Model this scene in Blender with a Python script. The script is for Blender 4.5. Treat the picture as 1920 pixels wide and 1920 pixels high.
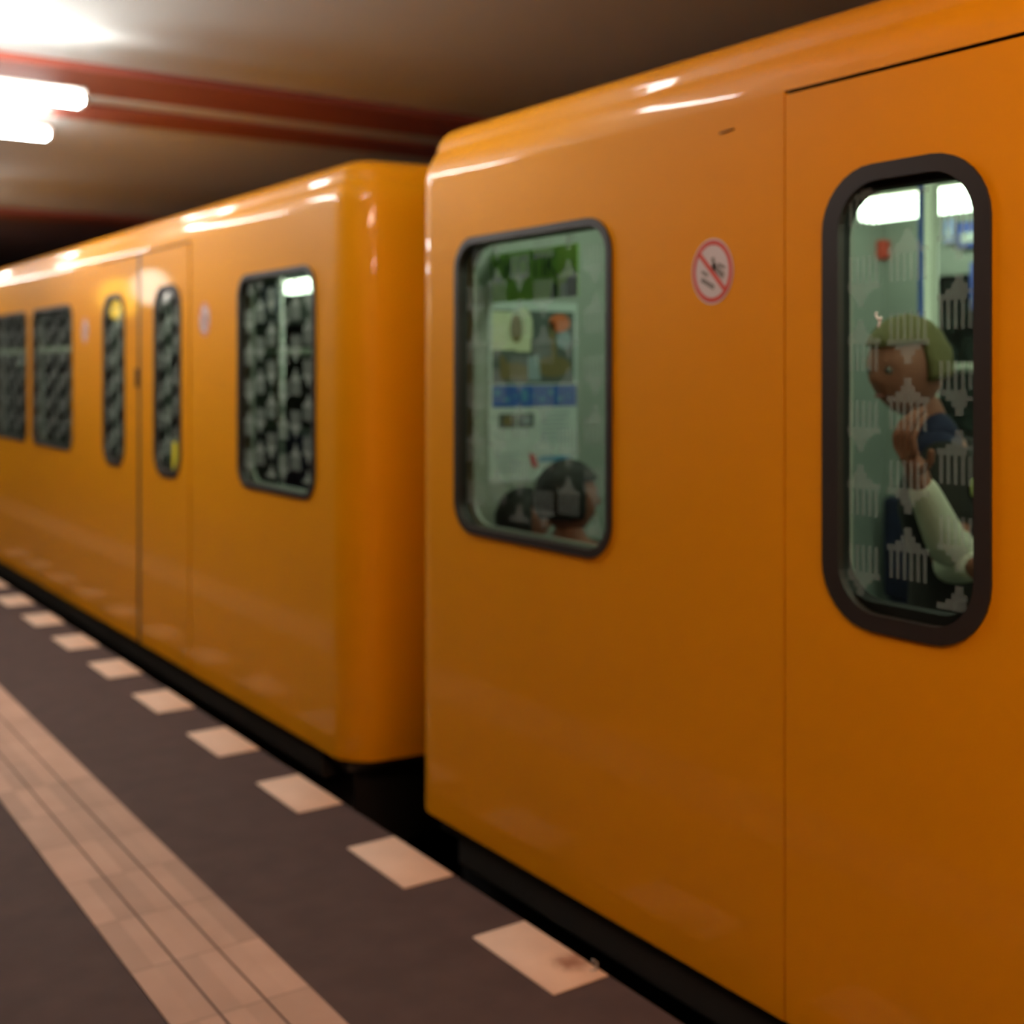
import bpy, bmesh, math, random
from mathutils import Vector, Matrix
from mathutils.geometry import tessellate_polygon

for o in list(bpy.data.objects): bpy.data.objects.remove(o, do_unlink=True)
C = bpy.context.scene.collection
R = math.radians
random.seed(4)

# ------------------------------------------------------------------ camera, world, exposure
# x = distance from the camera towards the train, y = along the train (away), z = up, platform top at z = 0
F, VX, HY, EYE = 2300.0, -610.0, 693.0, 1.453
TH = math.atan((960 - VX) / F); CT, ST = math.cos(TH), math.sin(TH)
cd = bpy.data.cameras.new('camera'); cam = bpy.data.objects.new('camera', cd); C.objects.link(cam)
cam.location = (0, 0, EYE); cam.rotation_euler = (R(90), 0, -TH)
cd.sensor_width = 36; cd.lens = 36 * F / 1920; cd.shift_y = -(960 - HY) / 1920; cd.clip_start = .05
cd.dof.use_dof = True; cd.dof.focus_distance = 1.7; cd.dof.aperture_fstop = 2.6
bpy.context.scene.camera = cam
w = bpy.data.worlds.new('world'); bpy.context.scene.world = w; w.use_nodes = True
w.node_tree.nodes['Background'].inputs[0].default_value = (.55, .42, .45, 1)
w.node_tree.nodes['Background'].inputs[1].default_value = .02
vs = bpy.context.scene.view_settings
vs.view_transform = 'Standard'; vs.look = 'None'; vs.gamma = 1; vs.exposure = 0.0; vs.use_curve_mapping = False
TUBE_POWER = 62.0          # platform fluorescent tubes
TUBE_COLOUR = (1.0, .96, .90)
WARM_COLOUR = (1.0, .62, .42)
CAR_POWER = 7.5          # fluorescent strips inside the cars
CAR_COLOUR = (.88, 1.0, .80)

def at(px, py, d):
    u = (px - 960) / F
    return Vector((d * (u * CT + ST), d * (CT - u * ST), EYE - (py - HY) / F * d))

# ------------------------------------------------------------------ materials
MAT = {}
def mat(name, col, rough=.5, metal=0, coat=0, coat_rough=.05, emit=None, power=0, noise=None, bump=0, spec=.5):
    if name in MAT: return MAT[name]
    m = bpy.data.materials.new(name); m.use_nodes = True; nt = m.node_tree; b = nt.nodes['Principled BSDF']
    b.inputs['Base Color'].default_value = (*col, 1); b.inputs['Roughness'].default_value = rough
    b.inputs['Metallic'].default_value = metal; b.inputs['Coat Weight'].default_value = coat
    b.inputs['Coat Roughness'].default_value = coat_rough; b.inputs['Specular IOR Level'].default_value = spec
    if emit: b.inputs['Emission Color'].default_value = (*emit, 1); b.inputs['Emission Strength'].default_value = power
    if noise:
        sc, amt, col2 = noise
        tc = nt.nodes.new('ShaderNodeTexCoord'); n = nt.nodes.new('ShaderNodeTexNoise'); n.inputs['Scale'].default_value = sc
        n.inputs['Detail'].default_value = 6; mx = nt.nodes.new('ShaderNodeMix'); mx.data_type = 'RGBA'
        rp = nt.nodes.new('ShaderNodeMapRange'); rp.inputs['From Min'].default_value = .35; rp.inputs['From Max'].default_value = .7
        rp.inputs['To Max'].default_value = amt
        nt.links.new(tc.outputs['Object'], n.inputs['Vector']); nt.links.new(n.outputs['Fac'], rp.inputs['Value'])
        nt.links.new(rp.outputs['Result'], mx.inputs['Factor'])
        mx.inputs['A'].default_value = (*col, 1); mx.inputs['B'].default_value = (*col2, 1)
        nt.links.new(mx.outputs['Result'], b.inputs['Base Color'])
        if bump:
            bp = nt.nodes.new('ShaderNodeBump'); bp.inputs['Strength'].default_value = bump; bp.inputs['Distance'].default_value = .01
            nt.links.new(n.outputs['Fac'], bp.inputs['Height']); nt.links.new(bp.outputs['Normal'], b.inputs['Normal'])
    MAT[name] = m; return m

def glass_mat(name, tint, refl=1.0):
    m = bpy.data.materials.new(name); m.use_nodes = True; nt = m.node_tree; nt.nodes.remove(nt.nodes['Principled BSDF'])
    out = nt.nodes['Material Output']; t = nt.nodes.new('ShaderNodeBsdfTransparent'); t.inputs[0].default_value = (*tint, 1)
    g = nt.nodes.new('ShaderNodeBsdfGlossy'); g.inputs['Roughness'].default_value = .03
    fr = nt.nodes.new('ShaderNodeFresnel'); fr.inputs['IOR'].default_value = 1.5
    mx = nt.nodes.new('ShaderNodeMixShader')
    ge = nt.nodes.new('ShaderNodeNewGeometry'); iv = nt.nodes.new('ShaderNodeMath'); iv.operation = 'SUBTRACT'; iv.inputs[0].default_value = 1
    ml = nt.nodes.new('ShaderNodeMath'); ml.operation = 'MULTIPLY'
    nt.links.new(ge.outputs['Backfacing'], iv.inputs[1]); nt.links.new(iv.outputs[0], ml.inputs[0]); nt.links.new(fr.outputs[0], ml.inputs[1])
    nt.links.new(ml.outputs[0], mx.inputs[0]); nt.links.new(t.outputs[0], mx.inputs[1]); nt.links.new(g.outputs[0], mx.inputs[2])
    nt.links.new(mx.outputs[0], out.inputs[0]); return m

def film_mat(name, col, a):
    m = bpy.data.materials.new(name); m.use_nodes = True; nt = m.node_tree; nt.nodes.remove(nt.nodes['Principled BSDF'])
    out = nt.nodes['Material Output']; t = nt.nodes.new('ShaderNodeBsdfTransparent')
    d = nt.nodes.new('ShaderNodeBsdfDiffuse'); d.inputs[0].default_value = (*col, 1)
    tr = nt.nodes.new('ShaderNodeBsdfTranslucent'); tr.inputs[0].default_value = (*col, 1)
    m1 = nt.nodes.new('ShaderNodeMixShader'); m1.inputs[0].default_value = .5
    mx = nt.nodes.new('ShaderNodeMixShader'); mx.inputs[0].default_value = a
    nt.links.new(d.outputs[0], m1.inputs[1]); nt.links.new(tr.outputs[0], m1.inputs[2])
    nt.links.new(t.outputs[0], mx.inputs[1]); nt.links.new(m1.outputs[0], mx.inputs[2]); nt.links.new(mx.outputs[0], out.inputs[0])
    return m

YEL = mat('yellow_paint', (.80, .31, .0), .5, coat=.36, coat_rough=.05, spec=.15)
RUB = mat('black_rubber', (.018, .012, .008), .5)
DARK = mat('dark_metal', (.012, .010, .008), .6)
SEAM = mat('seam_black', (.006, .004, .003), .8)
LINING = mat('lining_grey_green', (.36, .39, .34), .45)
LINFL = mat('car_floor', (.10, .09, .08), .7)
CREAM = mat('cream_enamel', (.78, .80, .66), .3)
WHITE = mat('white_plastic', (.80, .80, .76), .4)
STEEL = mat('steel', (.55, .55, .52), .3, metal=1)
GLASS = glass_mat('window_glass', (.80, .86, .82))
GLASSD = glass_mat('screen_glass', (.70, .74, .68))
FILM = film_mat('frosted_film', (.60, .64, .64), .24)
FILMF = film_mat('frosted_film_hazed', (.72, .76, .70), .42)  # paler, denser film on the far car, painting haze into its windows
SCR = mat('white_scratch', (.9, .9, .88), .5)
SEATB = mat('blue_seat_cloth', (.025, .03, .08), .9, noise=(30, .9, (.012, .012, .02)))
GLOW = mat('car_fluorescent', (.9, .9, .9), .5, emit=CAR_COLOUR, power=CAR_POWER)
TUBE = mat('platform_tube', (.9, .9, .9), .5, emit=TUBE_COLOUR, power=TUBE_POWER)
TUBEW = mat('platform_tube_warm', (.9, .9, .9), .5, emit=WARM_COLOUR, power=TUBE_POWER * 1.45)
HOUS = mat('lamp_housing', (.65, .60, .55), .5)
CEIL = mat('ceiling_paint', (.62, .66, .66), .8, noise=(1.5, .35, (.58, .61, .61)))
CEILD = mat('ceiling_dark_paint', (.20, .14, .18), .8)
BEAMR = mat('red_beam_paint', (.31, .075, .05), .55)
SKIN = mat('skin', (.36, .13, .08), .7)
HAIRD = mat('dark_hair', (.018, .016, .014), .7)
HAIRB = mat('blond_hair', (.17, .14, .045), .8)
COAT = mat('dark_coat', (.025, .02, .017), .9)
SCARF = mat('navy_scarf', (.02, .022, .06), .9)
SLEEVE = mat('cream_knit', (.72, .66, .52), .85)

# ------------------------------------------------------------------ helpers
def link(name, me, mats, parent=None):
    o = bpy.data.objects.new(name, me); C.objects.link(o)
    for m in (mats if isinstance(mats, (list, tuple)) else [mats]): me.materials.append(m)
    if parent is not None: o.parent = parent; o.matrix_parent_inverse = Matrix.Translation(-parent.location)
    return o
def empty(name, loc):
    o = bpy.data.objects.new(name, None); C.objects.link(o); o.location = loc; o.empty_display_size = .1; return o
def tag(o, label=None, cat=None, group=None, kind=None):
    if label: o['label'] = label
    if cat: o['category'] = cat
    if group: o['group'] = group
    if kind: o['kind'] = kind
    return o

class MB:
    def __init__(s): s.v = []; s.f = []; s.m = []; s.sm = []
    def add(s, vs, fs, mi=0, smooth=False):
        b = len(s.v); s.v += [tuple(v) for v in vs]; s.f += [tuple(i + b for i in f) for f in fs]
        s.m += [mi] * len(fs); s.sm += [smooth] * len(fs)
    def box(s, a, b, mi=0):
        x0, y0, z0 = [min(p, q) for p, q in zip(a, b)]; x1, y1, z1 = [max(p, q) for p, q in zip(a, b)]
        v = [(x0,y0,z0),(x1,y0,z0),(x1,y1,z0),(x0,y1,z0),(x0,y0,z1),(x1,y0,z1),(x1,y1,z1),(x0,y1,z1)]
        s.add(v, [(3,2,1,0),(4,5,6,7),(0,1,5,4),(1,2,6,5),(2,3,7,6),(3,0,4,7)], mi)
    def rbox(s, a, b, r=.01, seg=3, mi=0):
        bm = bmesh.new(); bmesh.ops.create_cube(bm, size=1)
        lo = Vector([min(p, q) for p, q in zip(a, b)]); hi = Vector([max(p, q) for p, q in zip(a, b)])
        for v in bm.verts: v.co = Vector([lo[i] + (v.co[i] + .5) * (hi[i] - lo[i]) for i in range(3)])
        r = min(r, min(hi - lo) * .49)
        bmesh.ops.bevel(bm, geom=bm.edges[:], offset=r, segments=seg, affect='EDGES', profile=.5)
        s.add([v.co.copy() for v in bm.verts], [tuple(v.index for v in f.verts) for f in bm.faces], mi, True); bm.free()
    def tube(s, p, q, r, n=14, mi=0, caps=True, r2=None):
        p = Vector(p); q = Vector(q); d = (q - p).normalized(); a = d.orthogonal().normalized(); c = d.cross(a); r2 = r if r2 is None else r2
        vs = [p + (a * math.cos(2*math.pi*i/n) + c * math.sin(2*math.pi*i/n)) * r for i in range(n)]
        vs += [q + (a * math.cos(2*math.pi*i/n) + c * math.sin(2*math.pi*i/n)) * r2 for i in range(n)]
        s.add(vs, [(i, (i+1) % n, n + (i+1) % n, n + i) for i in range(n)], mi, True)
        if caps: s.add(vs, [tuple(range(n))[::-1], tuple(range(n, 2*n))], mi)
    def ball(s, c, r, n=16, mi=0, sc=(1,1,1)):
        bm = bmesh.new(); bmesh.ops.create_uvsphere(bm, u_segments=n, v_segments=n//2+2, radius=r)
        s.add([Vector(c) + Vector((v.co.x*sc[0], v.co.y*sc[1], v.co.z*sc[2])) for v in bm.verts], [tuple(v.index for v in f.verts) for f in bm.faces], mi, True); bm.free()
    def build(s, name, mats, parent=None, sharp=None):
        me = bpy.data.meshes.new(name); me.from_pydata(s.v, [], s.f)
        me.polygons.foreach_set('material_index', s.m); me.polygons.foreach_set('use_smooth', s.sm); me.update()
        bm = bmesh.new(); bm.from_mesh(me); bmesh.ops.remove_doubles(bm, verts=bm.verts[:], dist=1e-5)
        bmesh.ops.recalc_face_normals(bm, faces=bm.faces[:]); bm.to_mesh(me); bm.free()
        if sharp: 
            try: me.set_sharp_from_angle(angle=R(sharp))
            except Exception: pass
        return link(name, me, mats, parent)

def rrect(y0, y1, z0, z1, r, n=8):
    """rounded rectangle in the y-z plane"""
    y0, y1 = min(y0, y1), max(y0, y1); p = []
    for cy, cz, a in ((y1-r, z1-r, 0), (y0+r, z1-r, 90), (y0+r, z0+r, 180), (y1-r, z0+r, 270)):
        for i in range(n + 1):
            t = R(a + 90 * i / n); p.append((cy + r * math.cos(t), cz + r * math.sin(t)))
    return p
def rect(y0, y1, z0, z1):
    y0, y1 = min(y0, y1), max(y0, y1); return [(y1, z1), (y0, z1), (y0, z0), (y1, z0)]
def plate(mb, outer, holes, x0, x1, mi=0):
    """a flat plate with holes between x0 and x1, outline in (y, z)"""
    polys = [[Vector((y, z, 0)) for y, z in outer]] + [[Vector((y, z, 0)) for y, z in h] for h in holes]
    tris = tessellate_polygon(polys); flat = [p for q in polys for p in q]; n = len(flat)
    vs = [(x0, p.x, p.y) for p in flat] + [(x1, p.x, p.y) for p in flat]
    fs = [tuple(t) for t in tris] + [tuple(i + n for i in t[::-1]) for t in tris]; b = 0
    for q in polys:
        k = len(q)
        for i in range(k): j = (i + 1) % k; fs.append((b+i, b+j, b+j+n, b+i+n))
        b += k
    mb.add(vs, fs, mi)

# ------------------------------------------------------------------ the station
EDGE = 1.85; CZ = 2.94
def struct(mb, name, mats, label=None, cat=None):
    o = mb.build(name, mats); tag(o, label, cat, kind='structure'); return o
m = MB(); m.box((-6, -11.5, -.12), (EDGE, 34, 0))
ASPH = mat('asphalt', (.064, .039, .034), .8, noise=(9, .8, (.082, .050, .043)), bump=.05, spec=.25)
struct(m, 'floor', ASPH, 'dark purplish asphalt station platform', 'floor')
m = MB(); m.box((EDGE - .12, -11.5, -1.1), (EDGE - .02, 34, -.12))
struct(m, 'wall_platform_edge', DARK, 'dark wall under the platform edge', 'wall')
m = MB(); m.box((EDGE - .12, -11.5, -1.25), (6.2, 34, -1.1))
BALL = mat('ballast', (.03, .027, .025), .95, noise=(25, 1, (.012, .01, .01)), bump=.6)
struct(m, 'trim_track_bed', BALL, 'dark ballast bed of the track below the train', 'track bed')
m = MB(); m.box((6.0, -11.5, -1.1), (6.2, 34, 3.3))
struct(m, 'wall_tunnel', mat('tunnel_wall', (.16, .17, .18), .9, noise=(3, .7, (.10, .10, .11))), 'dark tunnel wall beyond the train', 'wall')
m = MB(); m.box((-6.2, -11.5, -.12), (-6, 34, 3.3))
struct(m, 'wall_left', mat('wall_tiles', (.13, .10, .085), .6), 'plain station wall behind the camera', 'wall')
m = MB(); m.box((-6.2, -11.7, -1.2), (6.2, -11.5, 3.3)); struct(m, 'wall_back', MAT['wall_tiles'], 'end wall of the station behind the camera', 'wall')
m = MB(); m.box((-6.2, 34, -1.2), (6.2, 34.2, 3.3)); struct(m, 'wall_front', MAT['wall_tiles'], 'far end wall of the station', 'wall')
m = MB(); m.box((-6.2, -11.7, CZ), (6.2, 12.3, 3.3)); struct(m, 'ceiling', CEIL, 'plain tan painted station ceiling', 'ceiling')
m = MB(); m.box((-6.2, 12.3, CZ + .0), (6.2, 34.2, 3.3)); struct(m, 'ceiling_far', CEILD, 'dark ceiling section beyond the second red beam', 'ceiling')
for i, yb in enumerate((1.0, 6.07)):
    m = MB()
    m.box((-6, yb, 2.90), (6, yb + .52, CZ), 0); m.box((-6, yb + .52, 2.915), (6, yb + .80, CZ), 1); m.box((-6, yb + .80, 2.90), (6, yb + 1.2, CZ), 0)
    struct(m, 'trim_%d' % (i + 1), [BEAMR, CEIL], ('double red ceiling beam with tan centre strip above the camera', 'double red ceiling beam with tan centre strip running to the far car')[i], 'beam')
m = MB(); m.box((-6, 11.9, 2.90), (6, 12.35, CZ)); struct(m, 'trim_3', BEAMR, 'single thin red ceiling beam where the ceiling turns dark', 'beam')

# guide strip of three rows of pale tiles
GT = mat('guide_tile', (.44, .27, .19), .7, noise=(5, .8, (.51, .32, .23)))
nt = GT.node_tree; bs = nt.nodes['Principled BSDF']; tc = nt.nodes.new('ShaderNodeTexCoord'); sx = nt.nodes.new('ShaderNodeSeparateXYZ')
def mth(op, a, b=None):
    n = nt.nodes.new('ShaderNodeMath'); n.operation = op
    for i, v in enumerate((a, b)):
        if v is None: continue
        if isinstance(v, (int, float)): n.inputs[i].default_value = v
        else: nt.links.new(v, n.inputs[i])
    return n.outputs[0]
nt.links.new(tc.outputs['Object'], sx.inputs[0])
fr = mth('FRACT', mth('DIVIDE', mth('ADD', sx.outputs['Y'], 20.0), .30)); line = mth('LESS_THAN', mth('ABSOLUTE', mth('SUBTRACT', fr, .5)), .012)
wn = nt.nodes.new('ShaderNodeTexWhiteNoise'); wn.noise_dimensions = '2D'; cx = nt.nodes.new('ShaderNodeCombineXYZ')
nt.links.new(mth('FLOOR', mth('ADD', mth('DIVIDE', mth('ADD', sx.outputs['Y'], 20.0), .30), .5)), cx.inputs[0])
nt.links.new(mth('FLOOR', mth('DIVIDE', sx.outputs['X'], .107)), cx.inputs[1]); nt.links.new(cx.outputs[0], wn.inputs['Vector'])
old = bs.inputs['Base Color'].links[0].from_socket
mu = nt.nodes.new('ShaderNodeMix'); mu.data_type = 'RGBA'; mu.blend_type = 'MULTIPLY'; mu.inputs['Factor'].default_value = 1
nt.links.new(old, mu.inputs['A']); cr = nt.nodes.new('ShaderNodeCombineXYZ')
f1 = mth('SUBTRACT', mth('ADD', .84, mth('MULTIPLY', wn.outputs['Value'], .26)), mth('MULTIPLY', line, .22))
for i in range(3): nt.links.new(f1, cr.inputs[i])
nt.links.new(cr.outputs[0], mu.inputs['B']); nt.links.new(mu.outputs['Result'], bs.inputs['Base Color'])
GROOVE = mat('groove', (.07, .04, .033), .9)
m = MB()
m.box((.905, -6, 0), (1.232, 30, .0015), 1)
for a, b in ((.905, 1.010), (1.016, 1.120), (1.126, 1.232)): m.box((a, -6, .0015), (b, 30, .004), 0)
struct(m, 'trim_guide_strip', [GT, GROOVE], 'pale pink tactile guide strip of three tile rows along the platform', 'guide strip')

# pale slabs set in the platform edge
SL = mat('edge_slab', (.80, .56, .40), .7, noise=(7, .75, (.68, .47, .34)))
SLS = SL.copy(); SLS.name = 'edge_slab_stained'; n2 = SLS.node_tree; b2 = n2.nodes['Principled BSDF']
t2 = n2.nodes.new('ShaderNodeTexCoord'); mp = n2.nodes.new('ShaderNodeVectorMath'); mp.operation = 'DISTANCE'; mp.inputs[1].default_value = (.045, .10, .004)
n2.links.new(t2.outputs['Object'], mp.inputs[0]); nz = n2.nodes.new('ShaderNodeTexNoise'); nz.inputs['Scale'].default_value = 30; n2.links.new(t2.outputs['Object'], nz.inputs['Vector'])
ad = n2.nodes.new('ShaderNodeMath'); ad.operation = 'MULTIPLY_ADD'; ad.inputs[1].default_value = .06; n2.links.new(nz.outputs['Fac'], ad.inputs[0]); n2.links.new(mp.outputs['Value'], ad.inputs[2])
mr = n2.nodes.new('ShaderNodeMapRange'); mr.inputs['From Min'].default_value = .045; mr.inputs['From Max'].default_value = .085; mr.inputs['To Min'].default_value = .75; mr.inputs['To Max'].default_value = 0
n2.links.new(ad.outputs[0], mr.inputs['Value']); mx2 = n2.nodes.new('ShaderNodeMix'); mx2.data_type = 'RGBA'
n2.links.new(mr.outputs['Result'], mx2.inputs['Factor']); n2.links.new(b2.inputs['Base Color'].links[0].from_socket, mx2.inputs['A']); mx2.inputs['B'].default_value = (.22, .06, .02, 1)
n2.links.new(mx2.outputs['Result'], b2.inputs['Base Color'])
ORD = ['nearest, cut by the bottom edge of the picture', 'second from the camera, with a brown stain', 'third from the camera', 'fourth from the camera, beside the gap between cars',
       'fifth from the camera', 'sixth from the camera', 'seventh from the camera', 'eighth from the camera', 'ninth from the camera', 'tenth from the camera', 'eleventh from the camera',
       'twelfth from the camera', 'thirteenth from the camera']
for k in range(-3, 12):
    y = 2.297 + .7075 * k
    m = MB(); m.rbox((-.081, 0, -.02), (.081, .35, .004), .0015, 1)
    o = m.build('edge_slab', SLS if k == 0 else SL); o.location = (1.766, y, 0)
    if k >= -1: i = k + 1; lab = 'pale square slab in platform edge, ' + ORD[i]
    else: lab = 'pale square slab in platform edge, ' + ('behind the camera' if k == -2 else 'farthest behind the camera')
    tag(o, lab, 'slab', 'pale slabs set along the platform edge')

# small litter on the platform edge
m = MB(); p = Vector((1.835, 2.33, 0))
for a, b in (((0,0,.004),(.012,.006,.03)), ((.012,.006,.03),(-.008,.012,.045)), ((0,0,.004),(-.02,.01,.006))): m.tube(p+Vector(a)*.6, p+Vector(b)*.6, .003, 8)
tag(m.build('paper_scrap', mat('litter', (.35, .32, .28), .8)), 'tiny crumpled pale paper scrap on the platform edge', 'litter')

# ------------------------------------------------------------------ platform lamps
def lamp(x0, x1, y, z, label, tubes=2, mt=TUBE, name='strip_light'):
    e = empty(name, ((x0+x1)/2, y, CZ)); tag(e, label, 'lamp', 'fluorescent strip lights under the platform ceiling')
    m = MB(); m.rbox((x0 - .03, y - .022, z + .03), (x1 + .03, y + .022, z + .065), .012); m.build('housing', HOUS, e)
    for xx in (x0 + .08, x1 - (x1 - x0) * .45): m = MB(); m.box((xx - .012, y - .012, z + .06), (xx + .012, y + .012, CZ)); m.build('hanger', HOUS, e)
    for k in range(tubes):
        yy = y + (k - (tubes - 1) / 2) * .09
        m = MB(); m.tube((x0, yy, z), (x1, yy, z), .019 if tubes > 1 else .031, 16); t = m.build('tube', mt, e)
        for xx in (x0 - .012, x1 + .012): m = MB(); m.tube((xx - .012, yy, z), (xx + .012, yy, z), .024, 14); m.build('end_cap', WHITE, t)
LZ = 2.67
lamp(1.14, 1.66, 3.2, LZ, 'short fluorescent strip light just above the frame, whose glare streaks the near car roof', tubes=1)
lamp(.32, 1.48, 5.55, 2.635, 'long fluorescent strip light glowing in front of the double red beam at upper left')
lamp(.57, 1.77, 7.35, 2.80, 'bright fluorescent strip light beyond the double red beam at upper left')
lamp(.42, 1.62, 10.4, LZ, 'fluorescent strip light hidden left of the frame, third along the far platform')
lamp(.42, 1.62, 12.9, LZ, 'fluorescent strip light at the dark far end of the platform')
lamp(.2, 1.3, .3, LZ, 'warm fluorescent strip light directly above the camera', mt=TUBEW)
lamp(.2, 1.3, -2.3, LZ, 'warm fluorescent strip light behind the camera', mt=TUBEW)
def globe(c, r, mt, label):  # unseen globes, added so the far car door mirrors round glows
    e = empty('reflection_globe', (c[0], c[1], CZ)); tag(e, label, 'lamp')
    m = MB(); m.ball(c, r, 24); m.build('globe', mt, e)
    m = MB(); m.tube((c[0], c[1], c[2] + r*.95), (c[0], c[1], CZ), .02); m.tube((c[0], c[1], c[2]+r*.93), (c[0], c[1], c[2]+r*1.05), .07); m.build('rod', DARK, e)
GLOBE = mat('globe_white', (.9,.9,.9), .5, emit=(1, .93, .8), power=9); GLOBY = mat('globe_yellow', (.9,.7,.1), .5, emit=(1, .62, .05), power=6)
globe((-1.18, 16.0, 2.54), .24, GLOBE, 'added white globe, unseen far down the platform, there for its reflection in the far car door')
globe((-1.36, 18.0, 2.50), .30, GLOBY, 'added yellow globe, unseen far down the platform, there for its reflection in the far car door')

# ------------------------------------------------------------------ the train
XS, XO, LEN = 2.0, 4.3, 14.36           # platform side face, far side face, car length
ZB, ZA = .03, 2.06                      # body bottom, top of the flat side
DOORS = [(1.633, 3.153), (6.42, 7.94), (11.207, 12.727)]
WINS = [(.27, 1.04), (3.70, 4.70), (4.87, 5.87), (8.49, 9.49), (9.66, 10.66), (13.32, 14.09)]
WZ = (.955, 1.855)
CR = .12
PROFILE = [(0, ZA)]
for i in range(1, 9):                   # lower curve, leaning in
    a = R(38 * i / 8); PROFILE.append((.145 * (1 - math.cos(a)), ZA + .145 * math.sin(a)))
b0 = PROFILE[-1]; PROFILE.append((b0[0] + .002, b0[1] + .006))
for i in range(1, 13):                  # gutter line, then the upper roof curve
    a = R(4 + 80 * i / 12); PROFILE.append((b0[0] + .002 + .085 * (1 - math.cos(a)), b0[1] + .006 + .077 * math.sin(a)))
pe = PROFILE[-1]
for i in range(1, 7): PROFILE.append((pe[0] + .14 * i, pe[1] + .07 * (1 - (1 - i / 6) ** 2)))

def outline(d):
    """plan outline (x, t) inset by d; t runs along the car from its end; returns points and the indices of the long sides"""
    pts = []; r = max(CR - d * .6, .03)
    x0, x1, t0, t1 = XS + d, XO - d, d, LEN - d
    def bulge(x): u = (x - (x0 + x1) / 2) / ((x1 - x0) / 2); return .10 * (1 - u * u)
    n = 8
    for cx_, cy_, a in ((x0 + r, t0 + r, 180), (x1 - r, t0 + r, 270), (x1 - r, t1 - r, 0), (x0 + r, t1 - r, 90)):
        arc = []
        for i in range(n + 1):
            t = R(a + 90 * i / n); arc.append((cx_ + r * math.cos(t), cy_ + r * math.sin(t)))
        pts.append(arc)
    out = []; flat = []
    for k, arc in enumerate(pts):
        out += arc
        nx = pts[(k + 1) % 4][0]; last = arc[-1]
        if k in (0, 2):
            for i in range(1, 12):
                f = i / 12; out.append((last[0] + (nx[0] - last[0]) * f, last[1] + (nx[1] - last[1]) * f))
        else: flat.append(len(out) - 1)
    res = []
    for (x, t) in out:
        if t < t0 + r * .999: t -= bulge(x) * (1 - max(0, t - t0) / r)
        elif t > t1 - r * .999: t += bulge(x) * (1 - max(0, t1 - t) / r)
        res.append((x, t))
    return res, flat

def gates(mb, t0, t1, z0, z1, x, Y, phase=0, mi=1):
    """etched gate pattern: brick-staggered columns of a gate and its upside-down twin"""
    P_, W_, H_ = .295, .100, .118
    def q(ya, yb, za, zb):
        mb.add([(x, ya, za), (x, yb, za), (x, yb, zb), (x, ya, zb)], [(0, 1, 2, 3)], mi)
    y0, y1 = sorted((Y(t0), Y(t1))); cols = int((y1 - y0) / .117) + 2
    rr = .075
    def inside(y, z, my=.004):
        if not (y0 + my < y < y1 - my and z0 + my < z < z1 - my): return False
        dy = max(0, (y0 + rr) - y, y - (y1 - rr)); dz = max(0, (z0 + rr) - z, z - (z1 - rr))
        return dy * dy + dz * dz < rr * rr
    def quad(ya, yb, za, zb):
        if all(inside(a, b) for a in (ya, yb) for b in (za, zb)): q(ya, yb, za, zb)
    for c_ in range(cols):
        yc = y0 + phase + c_ * .117
        zc = z0 + (-.055, .043, -.135)[c_ % 3]
        k = 0
        while zc + k * P_ - .2 < z1:
            base = zc + k * P_; k += 1
            for s in (1, -1):
                if s == 1: zz = lambda a: base + .03 + a
                else: zz = lambda a: base - .03 - a
                for j in range(6):
                    ya = yc - W_ * .40 + j * W_ * .80 / 5; quad(ya - .0042, ya + .0042, *sorted((zz(0), zz(.055))))
                n6 = 6
                for j in range(n6): quad(yc - W_*.5 + W_*j/n6, yc - W_*.5 + W_*(j+1)/n6, *sorted((zz(.055), zz(.067))))
                for j in range(4): quad(yc - W_*.30 + W_*.6*j/4, yc - W_*.30 + W_*.6*(j+1)/4, *sorted((zz(.067), zz(.076))))
                quad(yc - .017, yc + .017, *sorted((zz(.076), zz(.088)))); quad(yc - .009, yc + .009, *sorted((zz(.088), zz(.104))))

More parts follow.
